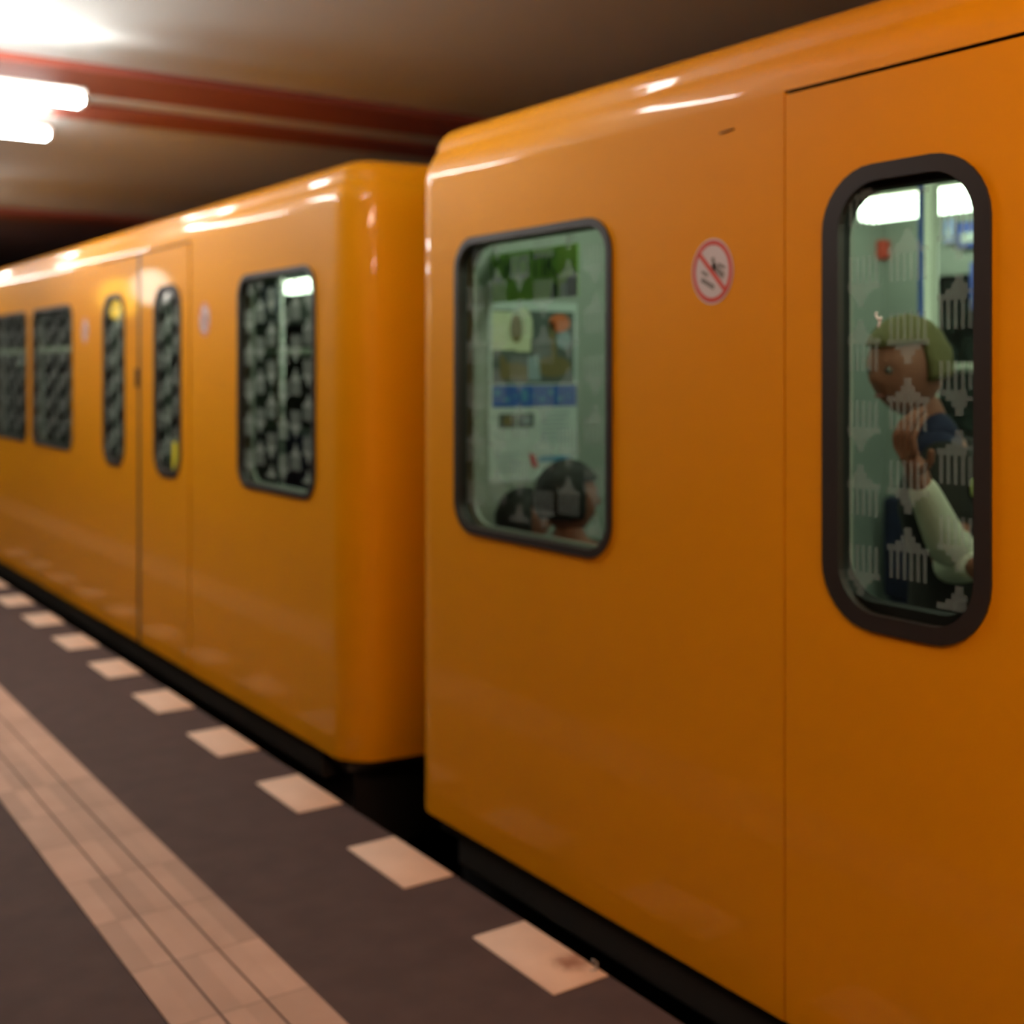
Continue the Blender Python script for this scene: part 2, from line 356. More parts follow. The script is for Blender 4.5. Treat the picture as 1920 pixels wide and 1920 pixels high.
def car(y0, sg, name, label, tmax):
    Y = lambda t: y0 + sg * t
    e = empty(name, (3.15, Y(LEN / 2), -.9)); tag(e, label, 'train car', 'yellow underground train cars at the platform')
    # body shell
    m = MB(); rings = []
    for d, z in [(0, ZB), (0, ZA)] + PROFILE[1:]:
        pts, flat = outline(d); rings.append([(x, Y(t), z) for x, t in pts])
    n = len(rings[0])
    for r in range(len(rings) - 1):
        fs = []
        for i in range(n):
            if r == 0 and i in flat: continue
            j = (i + 1) % n; fs.append((i, j, n + j, n + i))
        m.add(rings[r] + rings[r + 1], fs, 0, True)
    m.add(rings[-1], [tuple(range(n))], 0, False)
    # flat sides between the doors, with window openings
    body = m.build('body_shell', YEL, e, sharp=25)
    cuts = [(CR, DOORS[0][0]), (DOORS[0][1], DOORS[1][0]), (DOORS[1][1], DOORS[2][0]), (DOORS[2][1], LEN - CR)]
    for xa, xb in ((XS, XS + .035), (XO, XO - .035)):
        for a, b in cuts:
            m = MB()
            hs = [rrect(Y(p + .010), Y(q_ - .010), WZ[0] + .010, WZ[1] - .010, .092) for p, q_ in WINS if a < p < b]
            plate(m, rect(Y(a), Y(b), ZB, ZA), hs, xa, xb); m.build('side_panel', YEL, e)
    # door frames behind the leaves, visible as the dark gaps
    for xa, xb, side in ((XS + .012, XS + .05, -1), (XO - .012, XO - .05, 1)):
        for a, b in DOORS:
            m = MB(); c_ = (a + b) / 2
            hs = [rrect(Y(p), Y(p + .34), .98, 1.82, .09) for p in (a + .14, c_ + .26)]
            plate(m, rect(Y(a - .002), Y(b + .002), ZB + .01, ZA), hs, xa, xb); m.build('door_frame', SEAM, e)
            for k in (0, 1):
                la, lb = (a + .007, c_ - .024) if k == 0 else (c_ + .024, b - .007)
                wa = a + .115 if k == 0 else b - .515; wb = wa + .40
                zl0, zl1, zt = .925, 1.868, 2.051
                out = XS - .003 if side < 0 else XO + .003; ins = xa
                m = MB(); plate(m, rect(Y(la), Y(lb), ZB + .004, zt), [rrect(Y(wa + .03), Y(wb - .03), zl0 + .03, zl1 - .03, .105)], out, ins)
                lf = m.build('door_leaf', YEL, e)
                m = MB(); plate(m, rrect(Y(wa), Y(wb), zl0, zl1, .13), [rrect(Y(wa + .042), Y(wb - .036), zl0 + .034, zl1 - .034, .098)], out + side * .006, ins)
                m.build('window_rubber', RUB, lf)
                m = MB(); gx = out - side * .008
                plate(m, rrect(Y(wa + .038), Y(wb - .032), zl0 + .03, zl1 - .03, .1), [], gx, gx - side * .005)
                if side < 0 and a < tmax: gates(m, wa + .045, wb - .04, zl0 + .04, zl1 - .04, gx - .0015, Y, .035 if sg < 0 else .05)
                if sg < 0 and k == 0 and side < 0 and a == DOORS[0][0]:
                    zc = at(1635, 603, 2.46); yc_ = zc.y
                    for (dy, dz, ey, ez) in ((0, -.012, .004, .0), (.004, 0, .007, .010), (.004, 0, -.006, .014), (-.006, .014, -.004, .02)):
                        m.tube((gx - .003, yc_ - dy, zc.z + dz), (gx - .003, yc_ - ey, zc.z + ez), .0022, 6, mi=2)
                m.build('window_pane', [GLASS, FILM if sg < 0 else FILMF, SCR], lf)
            m = MB(); m.box((xa + side * .014, Y(c_ - .022), ZB + .004), (xa, Y(c_ + .022), 2.05))
            rb = m.build('door_seal', RUB, e)
            if side < 0:
                m = MB(); hy = Y(c_ + .03)
                m.rbox((XS - .012, hy - .012, 1.36), (XS + .004, hy + .012, 1.46), .005); m.build('door_handle', DARK, e)
    for x_, side in ((XS, -1), (XO, 1)):
        for p, q_ in WINS:
            m = MB(); plate(m, rrect(Y(p), Y(q_), WZ[0], WZ[1], .10), [rrect(Y(p + .021), Y(q_ - .021), WZ[0] + .021, WZ[1] - .021, .08)], x_ + side * .007, x_ - side * .03)
            wf = m.build('window_frame', RUB, e)
            m = MB(); gx = x_ - side * .008
            plate(m, rrect(Y(p + .022), Y(q_ - .022), WZ[0] + .022, WZ[1] - .022, .08), [], gx, gx - side * .005)
            if (side < 0 and p < tmax) or (side > 0 and p < 10): gates(m, p + .03, q_ - .03, WZ[0] + .03, WZ[1] - .03, gx - .0015 * (1 if side < 0 else -4.5), Y, .05)
            m.build('window_pane', [GLASS, FILM if sg < 0 else FILMF], wf)
            if 1.1 < p < 13: 
                m = MB(); m.box((x_ - side * .016, Y(p + .03), 1.565), (x_ - side * .03, Y(q_ - .03), 1.60)); m.build('transom', CREAM, wf)
    # interior
    m = MB(); ti = .10
    for xa, xb in ((XS + .052, XS + .065), (XO - .052, XO - .065)):
        sec = []
        for p, q_ in WINS: sec.append((p, q_, rrect(Y(p + .022), Y(q_ - .022), WZ[0] + .022, WZ[1] - .022, .085)))
        for a, b in DOORS:
            for k in (0, 1):
                wa = a + .115 if k == 0 else b - .515; sec.append((wa, wa + .4, rrect(Y(wa + .02), Y(wa + .38), .945, 1.85, .11)))
        sec.sort(key=lambda q: q[0]); prev = ti
        for i, (p, q_, h_) in enumerate(sec):
            nxt = LEN - ti if i == len(sec) - 1 else (q_ + sec[i + 1][0]) / 2
            plate(m, rect(Y(prev), Y(nxt), .02, 2.16), [h_], xa, xb); prev = nxt
    for t in (ti - .03, LEN - ti): m.box((XS + .052, Y(t), .02), (XO - .052, Y(t + .03), 2.16))
    m.build('interior_lining', LINING, e)
    m = MB(); m.box((XS + .05, Y(ti), -.03), (XO - .05, Y(LEN - ti), .02)); m.build('cabin_floor', LINFL, e)
    m = MB(); m.box((XS + .05, Y(ti), 2.16), (XO - .05, Y(LEN - ti), 2.18)); m.build('cabin_ceiling', LINING, e)
    for xx in (2.42, 3.90):
        t = .28
        while t < (min(tmax + 4, LEN) - 1.2 if sg < 0 else 3.0):
            ln = 4.5 if sg > 0 and xx > 3 and t < 1 else 1.15
            m = MB(); m.rbox((xx - .05, Y(t), 2.035), (xx + .05, Y(t + ln), 2.12), .02); lt = m.build('ceiling_light', GLOW, e)
            m = MB(); m.box((xx - .07, Y(t - .04), 2.12), (xx + .07, Y(t + ln + .04), 2.16)); m.build('light_housing', CREAM, lt)
            t += ln + (.28 if ln < 2 else 2.2)
    # benches, screens and poles
    spans = [(.16, DOORS[0][0] - .28), (DOORS[0][1] + .28, DOORS[1][0] - .28), (DOORS[1][1] + .28, DOORS[2][0] - .28)]
    for a, b in spans:
        for xa, xd in ((XS + .07, 1), (XO - .07, -1)):
            m = MB(); m.rbox((xa, Y(a), .40), (xa + xd * .44, Y(b), .50), .04); m.rbox((xa, Y(a), .50), (xa + xd * .09, Y(b), .93), .03)
            bn = m.build('bench_seat', SEATB, e)
            m = MB(); m.box((xa, Y(a + .02), .02), (xa + xd * .34, Y(b - .02), .40)); m.build('bench_base', LINING, bn)
    for a, b in DOORS:
        for t in (a - .17, b + .15):
            for xa, xd in ((XS + .066, 1), (XO - .066, -1)):
                m = MB(); m.rbox((xa, Y(t), .02), (xa + xd * .30, Y(t + .02), 2.12), .006); pt = m.build('draught_screen', LINING if sg < 0 else GLASSD, e)
                m = MB(); m.tube((xa + xd * .325, Y(t + .01), .02), (xa + xd * .325, Y(t + .01), 2.16), .012); m.build('screen_pole', STEEL, pt)
    return e, Y

NY, FY = 3.51, 3.975
near, YN = car(NY, -1, 'subway_car', 'nearer yellow subway car filling the right half, with poster behind its end window', 4.0)
far, YF = car(FY, 1, 'subway_car', 'farther yellow subway car at left, beyond the gap between cars', 6.5)

# underframes, coupler, rails
def underframe(e, y0, sg):
    Y = lambda t: y0 + sg * t
    m = MB(); m.box((2.10, Y(.15), -.35), (4.2, Y(LEN - .15), .03)); m.build('underframe', DARK, e)
    m = MB(); m.rbox((2.02, Y(.25), -.09), (2.12, Y(LEN - .25), .01), .01); m.build('step_board', mat('skirt_grey', (.035, .03, .024), .5), e)
    for t in (2.4, LEN - 2.4):
        m = MB(); m.rbox((2.25, Y(t - 1.1), -.85), (4.05, Y(t + 1.1), -.45), .05); bg = m.build('bogie', DARK, e)
        for dt in (-.85, .85):
            m = MB()
            for xx in (2.43, 3.87): m.tube((xx - .05, Y(t + dt), -.60), (xx + .05, Y(t + dt), -.60), .40, 28); m.tube((xx-.08, Y(t+dt), -.6), (xx-.03, Y(t+dt), -.6), .37, 28)
            m.tube((2.4, Y(t + dt), -.60), (3.9, Y(t + dt), -.60), .07); m.build('wheelset', DARK, bg)
underframe(near, NY, -1); underframe(far, FY, 1)
e = empty('car_coupler', (3.15, 3.74, -.3)); tag(e, 'dark coupler in the gap between the two yellow cars', 'coupler')
m = MB(); m.tube((3.15, 3.3, -.3), (3.15, 4.2, -.3), .06); m.build('drawbar', DARK, e)
m = MB(); m.rbox((2.98, 3.62, -.42), (3.32, 3.86, -.18), .03); m.build('coupler_head', DARK, e)
for xx, nm in ((2.43, 'near'), (3.87, 'far')):
    m = MB(); m.box((xx - .035, -11.5, -1.01), (xx + .035, 34, -1.0 + .0)); m.box((xx - .01, -11.5, -1.09), (xx + .01, 34, -1.01)); m.box((xx - .06, -11.5, -1.1), (xx + .06, 34, -1.09))
    tag(m.build('rail', DARK), 'steel rail on the %s side of the track, under the train' % ('platform' if nm == 'near' else 'tunnel'), 'rail', 'rails of the track')

# ------------------------------------------------------------------ stickers and marks on the cars
RED = mat('sticker_red', (.62, .07, .04), .5); SWH = mat('sticker_white', (.66, .60, .60), .5); SGR = mat('sticker_grey', (.22, .20, .18), .6)
def disc(mb, x, y, z, r, mi, n=40, sy=1, r0=0):
    if r0 == 0: mb.add([(x, y + r*sy*math.cos(2*math.pi*i/n), z + r*math.sin(2*math.pi*i/n)) for i in range(n)], [tuple(range(n))], mi)
    else:
        vs = [(x, y + q*sy*math.cos(2*math.pi*i/n), z + q*math.sin(2*math.pi*i/n)) for q in (r, r0) for i in range(n)]
        mb.add(vs, [(i, (i+1) % n, n + (i+1) % n, n + i) for i in range(n)], mi)
def poly(mb, x, pts, mi): mb.add([(x, y, z) for y, z in pts], [tuple(range(len(pts)))], mi)
def sticker(parent, yc, zc, label):
    m = MB(); x = XS - .0010; r = .077; sy = .90
    disc(m, x, yc, zc, r, 1, sy=sy); disc(m, x - .0005, yc, zc, r * .95, 0, sy=sy, r0=r * .80)
    # cigarette with smoke and a stub, in grey
    def seg(a, b, w_, mi, dx):
        a = Vector(a); b = Vector(b); d = (b - a).normalized(); n_ = Vector((-d.y, d.x)) * w_ / 2
        poly(m, x - dx, [(yc - p.x * r * sy, zc + p.y * r) for p in (a + n_, b + n_, b - n_, a - n_)], mi)
    seg((-.52, -.22), (.10, -.50), .15, 2, .0006); seg((.02, .20), (.55, -.18), .20, 2, .0006); seg((.02, .42), (.12, .06), .14, 2, .0006)
    seg((.28, .20), (.60, .08), .10, 2, .0006); seg((-.5, .02), (-.2, -.12), .1, 2, .0006)
    seg((-.66, .60), (.66, -.62), .15, 0, .0012)
    s = m.build('prohibition_sticker', [RED, SWH, SGR], parent); s['label'] = label; return s
sticker(near, 2.10, 1.682, 'round white no-smoking sticker with a red ring and slash')
sticker(far, 5.42, 1.682, 'round pink-white sticker with red ring beside the door')
sticker(far, FY + 3.42, 1.682, 'faint round sticker beyond the door')
m = MB(); a = at(1345, 236, 2.9); m.tube((XS - .001, 2.075, 2.0), (XS - .001, 2.03, 2.003), .0022, 6); s = m.build('paint_chip', mat('chip', (.16, .06, .01), .8), near); s['label'] = 'small dark paint chip above the sticker'
m = MB(); m.box((XS - .001, YF(1.79), .965), (XS + .002, YF(1.885), 1.10)); s = m.build('window_sticker', mat('sticker_yellow', (.80, .68, .02), .6, emit=None), far); s['label'] = 'bright yellow sticker low on the door window'
s.location.x = .002

# ------------------------------------------------------------------ things inside the cars
# poster on the near car's end wall
yw = YN(.10) - .004
PM = [mat('paper_white', (.62, .68, .66), .6), mat('poster_photo_dark', (.10, .12, .11), .6), mat('poster_cream', (.72, .74, .50), .6), mat('poster_orange', (.75, .16, .04), .6),
      mat('poster_blue', (.03, .11, .45), .6), mat('poster_brown', (.20, .15, .05), .6), mat('poster_lightblue', (.30, .38, .42), .6), mat('poster_red', (.60, .05, .06), .6), mat('poster_teal', (.10, .30, .50), .6)]
e = MB()
def wx(px):                                  # x on the end wall seen at a picture column
    u = (px - 960) / F; return yw * (u * CT + ST) / (CT - u * ST)
def wz(px, py): u = (px - 960) / F; return EYE - (py - HY) / F * yw / (CT - u * ST)
X0, X1, ZT, ZBm = wx(916), wx(1082), wz(1000, 566), wz(1000, 902)
def PX(u): return X0 + (X1 - X0) * u
def PZ(v): return ZT + (ZBm - ZT) * v
def pr(u0, u1, v0, v1, mi, k=1): e.box((PX(u0), yw - .0006 * k, PZ(v1)), (PX(u1), yw - .0006 * k - .0005, PZ(v0)), mi)
def pp(pts, mi, k=2): 
    y = yw - .0006 * k - .0007; e.add([(PX(u), y, PZ(v)) for u, v in pts], [tuple(range(len(pts)))], mi)
def pell(u, v, a, b, mi, k=2): pp([(u + a * math.cos(t * math.pi / 12), v + b * math.sin(t * math.pi / 12)) for t in range(24)], mi, k)
e.box((X0, yw, ZBm), (X1, yw + .003, ZT), 0)
pr(.04, .96, .05, .455, 1); pr(.04, .30, .06, .27, 2, 2); pell(.38, .15, .10, .12, 2, 3); pr(.30, .46, .09, .28, 2, 3); pell(.30, .15, .07, .08, 5, 4)
pell(.79, .115, .12, .05, 3, 3); pp([(.66, .12), (.73, .10), (.76, .30), (.70, .32)], 5, 3); pell(.84, .21, .09, .05, 6, 2); pell(.72, .36, .20, .06, 5, 2)
pp([(.12, .30), (.42, .36), (.44, .44), (.12, .43)], 5, 3); pp([(.42, .31), (.55, .29), (.57, .44), (.43, .44)], 6, 4); pr(.18, .40, .30, .34, 1, 4)
pr(.04, .99, .465, .585, 4)
for k in range(9): pr(.06 + .1 * k, .06 + .1 * k + .065, .53 if k % 3 else .49, .555 if k % 2 else .52, 8, 3)
pr(.11, .30, .62, .70, 1); pr(.32, .50, .62, .70, 1); pell(.21, .66, .06, .03, 5, 3); pell(.41, .66, .05, .02, 6, 3)
for k in range(7): pr(.58, .90 - .03 * (k % 3), .62 + .025 * k, .627 + .025 * k, 6)
for k in range(4): pr(.10, .34 - .03 * (k % 2), .84 + .03 * k, .846 + .03 * k, 6)
pp([(.44, .84), (.52, .86), (.54, .93), (.48, .92)], 7); pr(.56, .92, .865, .895, 8)
o = e.build('poster', PM); tag(o, 'white poster with photos and a blue band on the near car end wall', 'poster')

# green advertising card hanging above it, parallel to the window
TXT = mat('card_ink', (.05, .11, .05), .7); GRN = mat('card_green', (.24, .46, .07), .6); GRN2 = mat('card_light_green', (.32, .52, .08), .6)
xc = 2.245
def cy(px): u = (px - 960) / F; return xc * (CT - u * ST) / (u * CT + ST)
def cz(px, py): u = (px - 960) / F; return EYE - (py - HY) / F * xc / (u * CT + ST)
ya, yb = cy(911), cy(1083); za, zb = cz(1000, 562), cz(1000, 467)
m = MB(); m.box((xc, ya, za), (xc + .004, yb, zb), 0)
m.box((xc - .001, yb, za + .03), (xc, yb + .10, zb), 1)
poly(m, xc - .0015, [(yb, za), (yb, za + .075), (yb + .05, za + .06), (yb + .09, za + .0)], 3); poly(m, xc - .0017, [(yb + .10, za), (yb + .10, za + .045), (yb + .125, za + .05), (yb + .14, za)], 2)
poly(m, xc - .0019, [(yb + .055, za + .0), (yb + .055, za + .04), (yb + .08, za + .045), (yb + .085, za)], 4)
card = m.build('advertising_card', [GRN, GRN2, TXT, mat('card_navy', (.03, .05, .09), .6), mat('card_grey', (.28, .36, .34), .6)])
tag(card, 'green advertising card with dark lettering hanging above the poster', 'advertising card')
fc = bpy.data.curves.new('lettering', 'FONT'); fc.body = 'OKOTIK'; fc.size = .095; fc.extrude = .0004; fc.align_x = 'CENTER'
fo = bpy.data.objects.new('tmp_text', fc); C.objects.link(fo); dg = bpy.context.evaluated_depsgraph_get(); dg.update()
me = bpy.data.meshes.new_from_object(fo.evaluated_get(dg)); bpy.data.objects.remove(fo)
me.transform(Matrix.Translation((xc - .0025, (ya + yb) / 2 + .03, za + .068)) @ Matrix(((0, 0, -1, 0), (-1, 0, 0, 0), (0, 1, 0, 0), (0, 0, 0, 1))) @ Matrix.Diagonal((1.0, 1.15, 1, 1)))
for _ in list(me.materials): me.materials.pop()
lt = link('lettering', me, TXT, card)
for y in (ya - .05, yb + .05): m = MB(); m.tube((xc + .002, y, zb - .005), (xc + .002, y, 2.16), .003, 8); m.build('hanger', STEEL, card)

# cards in the cove of the far side; deep blue ones stand in for reflections
def cove_card(px0, px1, py0, py1, x, mt, label):
    a = at(px0, py0, 1); 
    def yz(px, py): u = (px - 960) / F; N = u * CT + ST; return x * (CT - u * ST) / N, EYE - (py - HY) / F * x / N
    (y0, z0), (y1, z1) = yz(px0, py0), yz(px1, py1)
    m = MB(); m.rbox((x, y0, z0), (x + .006, y1, z1), .002, 1, 0)
    m.box((x - .001, min(y0,y1) + .02, min(z0,z1) + .02), (x, max(y0,y1) - .02, min(z0,z1) + .06), 1)
    tag(m.build('advertising_card', [mt, PM[0]]), label, 'advertising card')
BLU = mat('reflection_blue', (.10, .14, .50), .6); BLP = mat('card_pale_blue', (.30, .36, .62), .6)
cove_card(1794, 1840, 418, 462, 4.20, BLU, 'small blue panel added as a reflection high on the far wall, seen through the near door window')  # flat blue panel painting in a blue reflection
cove_card(1768, 1790, 412, 456, 4.20, BLP, 'small lilac card just right of the cream pole')
cove_card(488, 530, 538, 602, 3.6, BLP, 'pale blue card hanging inside the far car behind its end window')
cove_card(1818, 1842, 492, 580, 4.20, BLU, 'tall blue panel added as a reflection low on the far wall of the near car, right of the pole')  # second blue reflection, painted as a tall panel

# poles and rails in the near car vestibule
pp_ = at(1746, 500, 3.45); ceilz = 2.16
e = empty('grab_pole', (pp_.x, pp_.y, .02)); tag(e, 'cream vertical grab pole seen through the near door window', 'pole')
m = MB(); m.tube((pp_.x, pp_.y, .02), (pp_.x, pp_.y, ceilz), .020, 20); m.build('pole', CREAM, e)
for z0_ in (.02, ceilz - .03): m = MB(); m.tube((pp_.x, pp_.y, z0_), (pp_.x, pp_.y, z0_ + .03), .045); m.build('flange', STEEL, e)
pb = at(1727, 500, 4.2); m = MB(); m.tube((pb.x, pb.y, .02), (pb.x, pb.y, ceilz), .011, 14)
tag(m.build('grab_pole', mat('blue_enamel', (.06, .13, .50), .4)), 'thin blue pole just left of the cream grab pole', 'pole')
e = empty('grab_rail', (4.15, 2.4, 1.44)); tag(e, 'pale horizontal grab rail on the far wall of the near car', 'rail')
m = MB(); m.tube((4.13, 3.1, 1.46), (4.13, 2.0, 1.46), .018); m.build('rail_bar', CREAM, e)
for y in (3.05, 2.05): m = MB(); m.tube((4.13, y, 1.46), (4.236, y, 1.46), .012); m.build('bracket', STEEL, e)
hb = at(1659, 467, 5.2); m = MB(); m.rbox((4.19, hb.y - .03, hb.z - .045), (4.235, hb.y + .01, hb.z + .035), .006)
tag(m.build('emergency_handle_box', RED), 'small red emergency box on the far wall, left of the pole', 'box')
# horizontal rail inside the far car
e = empty('grab_rail', (3.05, 7.0, 1.58)); tag(e, 'pale horizontal grab rail inside the far car, behind its end window', 'rail')
m = MB(); m.tube((3.35, 5.2, 1.55), (3.35, 9.9, 1.60), .018); m.build('rail_bar', CREAM, e)
for y in (5.2, 9.9): m = MB(); m.tube((3.35, y, 1.56 + (y - 5.2) * .01), (3.35, y, 2.16), .012); m.build('hanger', STEEL, e)

# ------------------------------------------------------------------ people
def skin(name, verts, edges, mt, parent=None, sub=2, root=0):
    me = bpy.data.meshes.new(name); me.from_pydata([v[:3] for v in verts], edges, [])
    o = bpy.data.objects.new('tmp_skin', me); C.objects.link(o)
    md = o.modifiers.new('s', 'SKIN'); md.use_smooth_shade = True
    for i, v in enumerate(verts):
        r = v[3]; me.skin_vertices[0].data[i].radius = (r, r) if not isinstance(r, tuple) else r
        me.skin_vertices[0].data[i].use_root = (i == root)
    sb = o.modifiers.new('d', 'SUBSURF'); sb.levels = sub; sb.render_levels = sub
    dg = bpy.context.evaluated_depsgraph_get(); dg.update()
    m2 = bpy.data.meshes.new_from_object(o.evaluated_get(dg)); bpy.data.objects.remove(o); bpy.data.meshes.remove(me)
    m2.polygons.foreach_set('use_smooth', [True] * len(m2.polygons))
    for _ in list(m2.materials): m2.materials.pop()
    return link(name, m2, mt, parent)
def chain(pts): return pts, [(i, i + 1) for i in range(len(pts) - 1)]

def head_mesh(name, c, fwd, h, parent, mt=SKIN, tilt=0):
    """an egg shaped head with brow, nose, lips, chin, ears; c = centre, fwd = facing direction, h = height"""
    bm = bmesh.new(); bmesh.ops.create_uvsphere(bm, u_segments=32, v_segments=24, radius=1)
    for v in bm.verts:
        x, y, z = v.co                           # y forward
        wz_ = 1 - .22 * max(0, -z) ** 1.5
        X = x * .36 * wz_; Yv = y * .44 * (1 - .10 * max(0, -z)); Z = z * .5
        if y > .2:
            n = math.exp(-((x / .13) ** 2)) * y
            Yv += n * (.10 * math.exp(-(((z + .12) / .13) ** 2)) + .035 * math.exp(-(((z - .02) / .2) ** 2)) + .03 * math.exp(-(((z + .45) / .06) ** 2)) + .045 * math.exp(-(((z + .80) / .12) ** 2)))
            for s in (-1, 1): Yv -= .045 * math.exp(-(((x - s * .33) / .15) ** 2 + ((z - .05) / .10) ** 2)) * y
            Yv += .02 * math.exp(-(((z - .22) / .08) ** 2)) * y
        if y < 0 and z < -.2: Yv += .07 * min(1, (-z - .2))
        v.co = Vector((X, Yv, Z)) * h
    for s in (-1, 1):
        r = bmesh.ops.create_uvsphere(bm, u_segments=10, v_segments=8, radius=1)
        for v in r['verts']: v.co = Vector((s * .355 * h + v.co.x * .025 * h, -.03 * h + v.co.y * .07 * h, -.02 * h + v.co.z * .12 * h))
    f = Vector(fwd).normalized(); up = Vector((0, 0, 1)); rt = f.cross(up).normalized(); up = rt.cross(f)
    M = Matrix((rt, f, up)).transposed().to_4x4(); M.translation = Vector(c)
    if tilt: M = M @ Matrix.Rotation(tilt, 4, 'X')
    bm.transform(M); me = bpy.data.meshes.new(name); bm.to_mesh(me); bm.free()
    me.polygons.foreach_set('use_smooth', [True] * len(me.polygons))
    return me, M
def hair_mesh(name, M, h, mt, parent, length=.1, thick=1.09):
    bm = bmesh.new(); bmesh.ops.create_uvsphere(bm, u_segments=36, v_segments=24, radius=1)
    kill = [v for v in bm.verts if (v.co.y > .28 and v.co.z < .42) or (v.co.z < -.15 - length and True)]
    bmesh.ops.delete(bm, geom=kill, context='VERTS')
    for v in bm.verts:
        x, y, z = v.co; k = thick + .03 * math.sin(17 * math.atan2(x, y)) * (1 - abs(z)) + .02 * math.sin(31 * x + 9 * z)
        v.co = Vector((x * .38 * k, y * .46 * k - .015, z * .5 * k + .015)) * h
    bm.transform(M); me = bpy.data.meshes.new(name); bm.to_mesh(me); bm.free()
    me.polygons.foreach_set('use_smooth', [True] * len(me.polygons))
    o = link(name, me, mt, parent); sd = o.modifiers.new('thickness', 'SOLIDIFY'); sd.thickness = .012 * h / .2; sd.offset = -1; return o
def eyes(M, h, parent):
    for s in (-1, 1):
        m = MB(); c = M @ Vector((s * .125 * h, .375 * h, .03 * h)); m.ball(c, .045 * h, 12, 0)
        c = M @ Vector((s * .125 * h, .412 * h, .03 * h)); m.ball(c, .02 * h, 10, 1)
        m.build('eye', [mat('eye_white', (.2, .17, .15), .3), HAIRD], parent)
    m = MB(); m.ball((0, 0, 0), .05 * h, 12, 0, (1.3, .4, .32)); o = m.build('mouth', mat('lips', (.38, .10, .08), .5), parent)
    o.data.transform(M @ Matrix.Translation((0, .435 * h, -.235 * h)))
def hand(verts, edges, wrist_i, wrist, d, side, r=.0085, curl=.5, span=.085):
    """palm and five unequal curled fingers grown from a wrist vertex along direction d; side = direction of the thumb"""
    d = Vector(d).normalized(); sd = (Vector(side) - d * Vector(side).dot(d)).normalized(); nrm = d.cross(sd)
    base = len(verts); pc = wrist + d * .045; verts.append((*pc, (.034, .016))); edges.append((wrist_i, base))
    for k, (off, ln) in enumerate(((.030, .068), (.010, .078), (-.010, .073), (-.029, .058))):
        p0 = pc + d * .035 + sd * off; p1 = p0 + d * ln * .45 + nrm * ln * curl * .15; p2 = p1 + d * ln * .28 + nrm * ln * curl * .45; p3 = p2 + d * ln * .08 + nrm * ln * curl * .45
        b = len(verts); verts += [(*p0, r * 1.05), (*p1, r), (*p2, r * .9), (*p3, r * .75)]; edges += [(base, b), (b, b+1), (b+1, b+2), (b+2, b+3)]
    t0 = pc - d * .015 + sd * .034; t1 = t0 + (d + sd).normalized() * .034 + nrm * .01; t2 = t1 + (d * 1.3 + sd * .3 + nrm * .5).normalized() * .03
    b = len(verts); verts += [(*t0, r * 1.3), (*t1, r * 1.1), (*t2, r * .85)]; edges += [(base, b), (b, b+1), (b+1, b+2)]

def join_mesh(o, me):
    bm = bmesh.new(); bm.from_mesh(o.data); bm.from_mesh(me); bm.to_mesh(o.data); bm.free(); bpy.data.meshes.remove(me)
    o.data.polygons.foreach_set('use_smooth', [True] * len(o.data.polygons))

# standing passenger in the vestibule of the near car
PD = 3.05
RT = Vector((CT, -ST, 0)); FW = Vector((ST, CT, 0))
ped = at(1800, 1737, PD + .1); ped.z = .02
person = empty('person', ped)
tag(person, 'standing person with fair hair, dark coat and cream sleeve behind the near door window', 'person')
headc = at(1700, 690, PD); HH = .235
pelv = at(1822, 1100, PD + .1); chest = at(1808, 925, PD + .08); neck = at(1748, 820, PD + .03); 
face = (-RT * .85 - FW * .45)
V = [(*pelv, .13), (*(pelv.lerp(chest, .5)), .12), (*chest, .14), (*neck, .055), (*headc.lerp(neck, .35), .05)]
E_ = [(0, 1), (1, 2), (2, 3), (3, 4)]
for s in (-1, 1):
    off = FW * s * .09 + RT * .01; k = pelv + off + Vector((0, 0, -.42)); a_ = ped + off + Vector((0, 0, .09)); t_ = a_ - RT * .17 + Vector((0, 0, -.05))
    b = len(V); V += [(*(pelv + off + Vector((0, 0, -.06))), .085), (*k, .058), (*a_, .042), (*t_, .032)]; E_ += [(0, b), (b, b+1), (b+1, b+2), (b+2, b+3)]
sh1 = at(1782, 872, PD - .10); el1 = at(1788, 1046, PD - .20); wr1 = at(1722, 898, PD - .26)
sh2 = chest + RT * .02 + FW * .17 + Vector((0, 0, .06)); el2 = at(1775, 1060, PD - .02); wr2 = at(1826, 1062, PD - .26)
b = len(V); V += [(*sh1, .05), (*el1, .04), (*wr1, .026)]; E_ += [(2, b), (b, b+1), (b+1, b+2)]; hand(V, E_, b + 2, wr1, (wr1 - el1), -RT * .3 + Vector((0, 0, 1)) - FW, curl=1.0)
b = len(V); V += [(*sh2, .05), (*el2, .04), (*wr2, .026)]; E_ += [(2, b), (b, b+1), (b+1, b+2)]; hand(V, E_, b + 2, wr2, (RT * .9 + Vector((0, 0, -.6))), Vector((0, 0, 1)), curl=.9)
bd = skin('body', V, E_, SKIN, person, sub=2, root=0)
hm, M = head_mesh('head', headc, face, HH, person, tilt=R(-8)); join_mesh(bd, hm)
eyes(M, HH, person); hair_mesh('hair', M, HH, HAIRB, person, length=.12, thick=1.10)
hip = pelv + Vector((0, 0, -.30))
V = [(*hip, .19), (*pelv, .165), (*(pelv.lerp(chest, .5)), .15), (*chest, .165), (*(chest.lerp(neck, .72)), .085), (*(sh1), .075), (*(sh1.lerp(el1, .75)), .062), (*sh2, .075), (*(sh2.lerp(el2, .8)), .062)]
skin('coat', V, [(0, 1), (1, 2), (2, 3), (3, 4), (3, 5), (5, 6), (3, 7), (7, 8)], COAT, person)
V, E_ = chain([(*sh1.lerp(el1, .70), .058), (*el1, .056), (*el1.lerp(wr1, .5), .045), (*wr1, .034)])
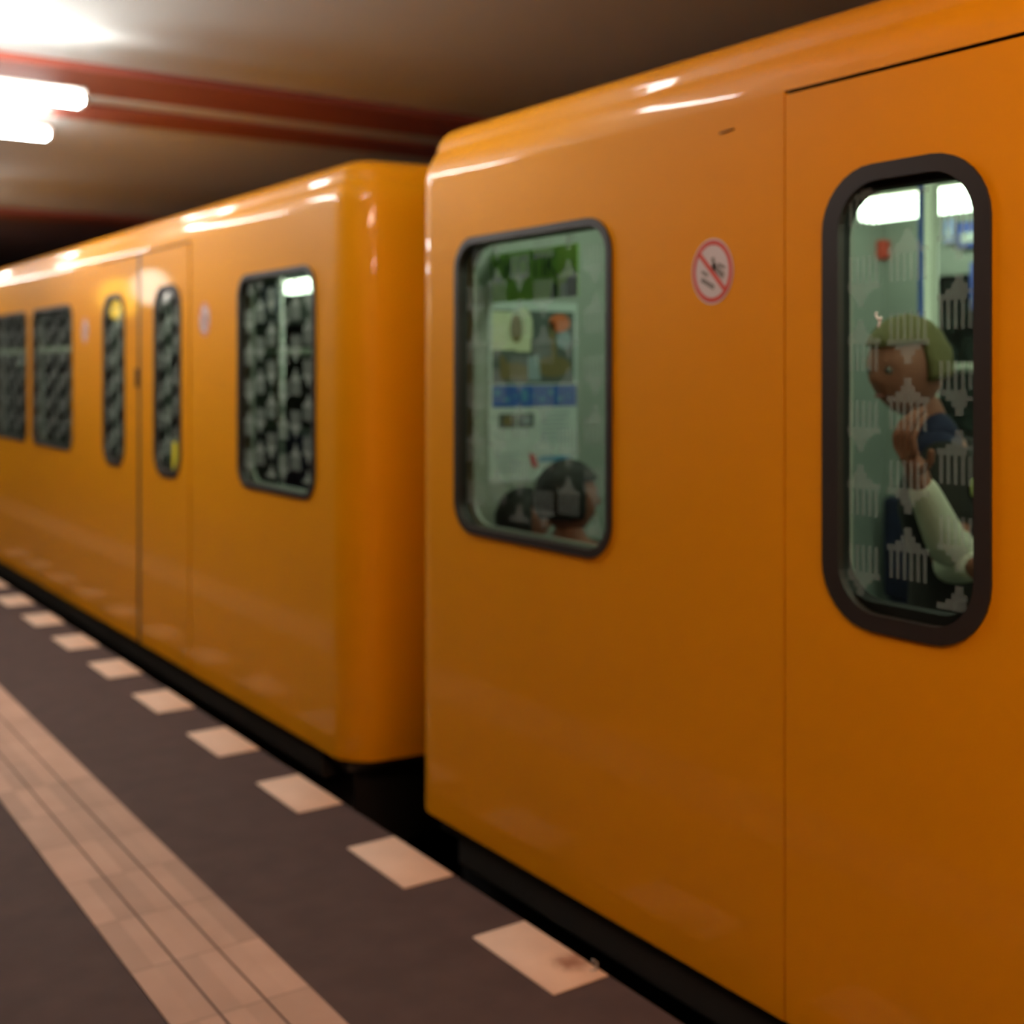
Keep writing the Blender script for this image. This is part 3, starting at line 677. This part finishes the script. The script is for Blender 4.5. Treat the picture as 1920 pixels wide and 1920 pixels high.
skin('sleeve', V, E_, SLEEVE, person)['label'] = 'cream sleeve'
V, E_ = chain([(*el2, .05), (*el2.lerp(wr2, .6), .045), (*wr2, .036)]); skin('sleeve', V, E_, SLEEVE, person)['label'] = 'cream sleeve'
V, E_ = chain([(*(at(1725, 800, PD + .06)), .055), (*(at(1752, 806, PD - .05)), .062), (*(at(1765, 830, PD + .02)), .065), (*(at(1750, 850, PD - .1)), .05)]); skin('scarf', V, E_, SCARF, person)
V = [(*(pelv + Vector((0, 0, -.05))), .12)]; E_ = []
for s in (-1, 1):
    off = FW * s * .09 + RT * .01; b = len(V); V += [(*(pelv + off + Vector((0, 0, -.10))), .095), (*(pelv + off + Vector((0, 0, -.42))), .072), (*(ped + off + Vector((0, 0, .11))), .055)]; E_ += [(0, b), (b, b+1), (b+1, b+2)]
skin('trousers', V, E_, COAT, person)
for s in (-1, 1):
    off = FW * s * .09 + RT * .01; a_ = ped + off
    V, E_ = chain([(*(a_ + RT * .05 + Vector((0, 0, .05))), .05), (*(a_ + Vector((0, 0, .055))), .052), (*(a_ - RT * .12 + Vector((0, 0, .04))), .042), (*(a_ - RT * .19 + Vector((0, 0, .035))), .032)]); skin('shoe', V, E_, DARK, person, sub=1)
bt = at(1832, 915, PD - .20); m = MB(); m.rbox(bt - Vector((.012, .014, .022)), bt + Vector((.012, .014, .022)), .008); m.build('badge', mat('badge_lime', (.70, .80, .30), .6), person)

def seated(px, py, d, h, hair, label, face_dir, skin_m=SKIN):
    hc = at(px, py, d); x, y = hc.x, hc.y
    e = empty('person', (x, y, .50)); tag(e, label, 'person')
    fd = Vector(face_dir).normalized(); sdv = Vector((-fd.y, fd.x, 0))
    pel = Vector((x, y, .56)); pel.x = max(pel.x, 2.30) ; kn = pel + fd * .42 + Vector((0, 0, 0))
    ch = Vector(((x + pel.x) / 2 + .0, y, .56 + (hc.z - .56) * .50)); nk = Vector((x, y, hc.z - h * .58))
    V = [(*pel, .12), (*ch, .13), (*nk, .05), (*(hc - Vector((0, 0, h * .3))), .05)]; E_ = [(0, 1), (1, 2), (2, 3)]
    for s in (-1, 1):
        b = len(V); k = kn + sdv * s * .10; a_ = Vector((k.x + fd.x * .02, k.y + fd.y * .02, .09))
        V += [(*(pel + sdv * s * .09 + fd * .08), .075), (*k, .055), (*a_, .04), (*(a_ + fd * .14 - Vector((0, 0, .04))), .03)]; E_ += [(0, b), (b, b+1), (b+1, b+2), (b+2, b+3)]
        b = len(V); shd = ch + sdv * s * .15 + Vector((0, 0, .08)); elb = shd + Vector((0, 0, -.24)) + fd * .04; wr = elb + fd * .22 - sdv * s * .06 + Vector((0, 0, -.02))
        V += [(*shd, .05), (*elb, .038), (*wr, .026)]; E_ += [(1, b), (b, b+1), (b+1, b+2)]; hand(V, E_, b + 2, wr, fd - sdv * s * .3, -sdv * s, curl=.5)
    bd = skin('body', V, E_, skin_m, e)
    hm, M = head_mesh('head', hc, fd, h, e); join_mesh(bd, hm); eyes(M, h, e); hair_mesh('hair', M, h, hair, e, length=.45, thick=1.12)
    sh = [ch + sdv * s * .16 + Vector((0, 0, .08)) for s in (-1, 1)]
    V = [(*pel, .15), (*ch, .155), (*(ch.lerp(nk, .75)), .075)]; E_ = [(0, 1), (1, 2)]
    for s in (0, 1):
        b = len(V); sg_ = (-1, 1)[s]; elb = sh[s] + Vector((0, 0, -.24)) + fd * .04; V += [(*sh[s], .07), (*elb, .055), (*(elb + fd * .19 - sdv * sg_ * .05), .042)]; E_ += [(1, b), (b, b+1), (b+1, b+2)]
    skin('jacket', V, E_, COAT, e)
    V = [(*(pel), .125)]; E_ = []
    for s in (-1, 1):
        b = len(V); k = kn + sdv * s * .10; V += [(*(pel + sdv * s * .09 + fd * .08), .09), (*k, .07), (k.x + fd.x * .02, k.y + fd.y * .02, .12, .055)]; E_ += [(0, b), (b, b+1), (b+1, b+2)]
    skin('trousers', V, E_, COAT, e)
seated(1066, 936, 3.62, .205, HAIRD, 'seated person with dark hair, right of two behind the near end window', (1, -.15, 0))
seated(984, 975, 3.98, .185, HAIRD, 'seated person leaning low in the corner, left of two behind the near end window', (1, -.5, 0))
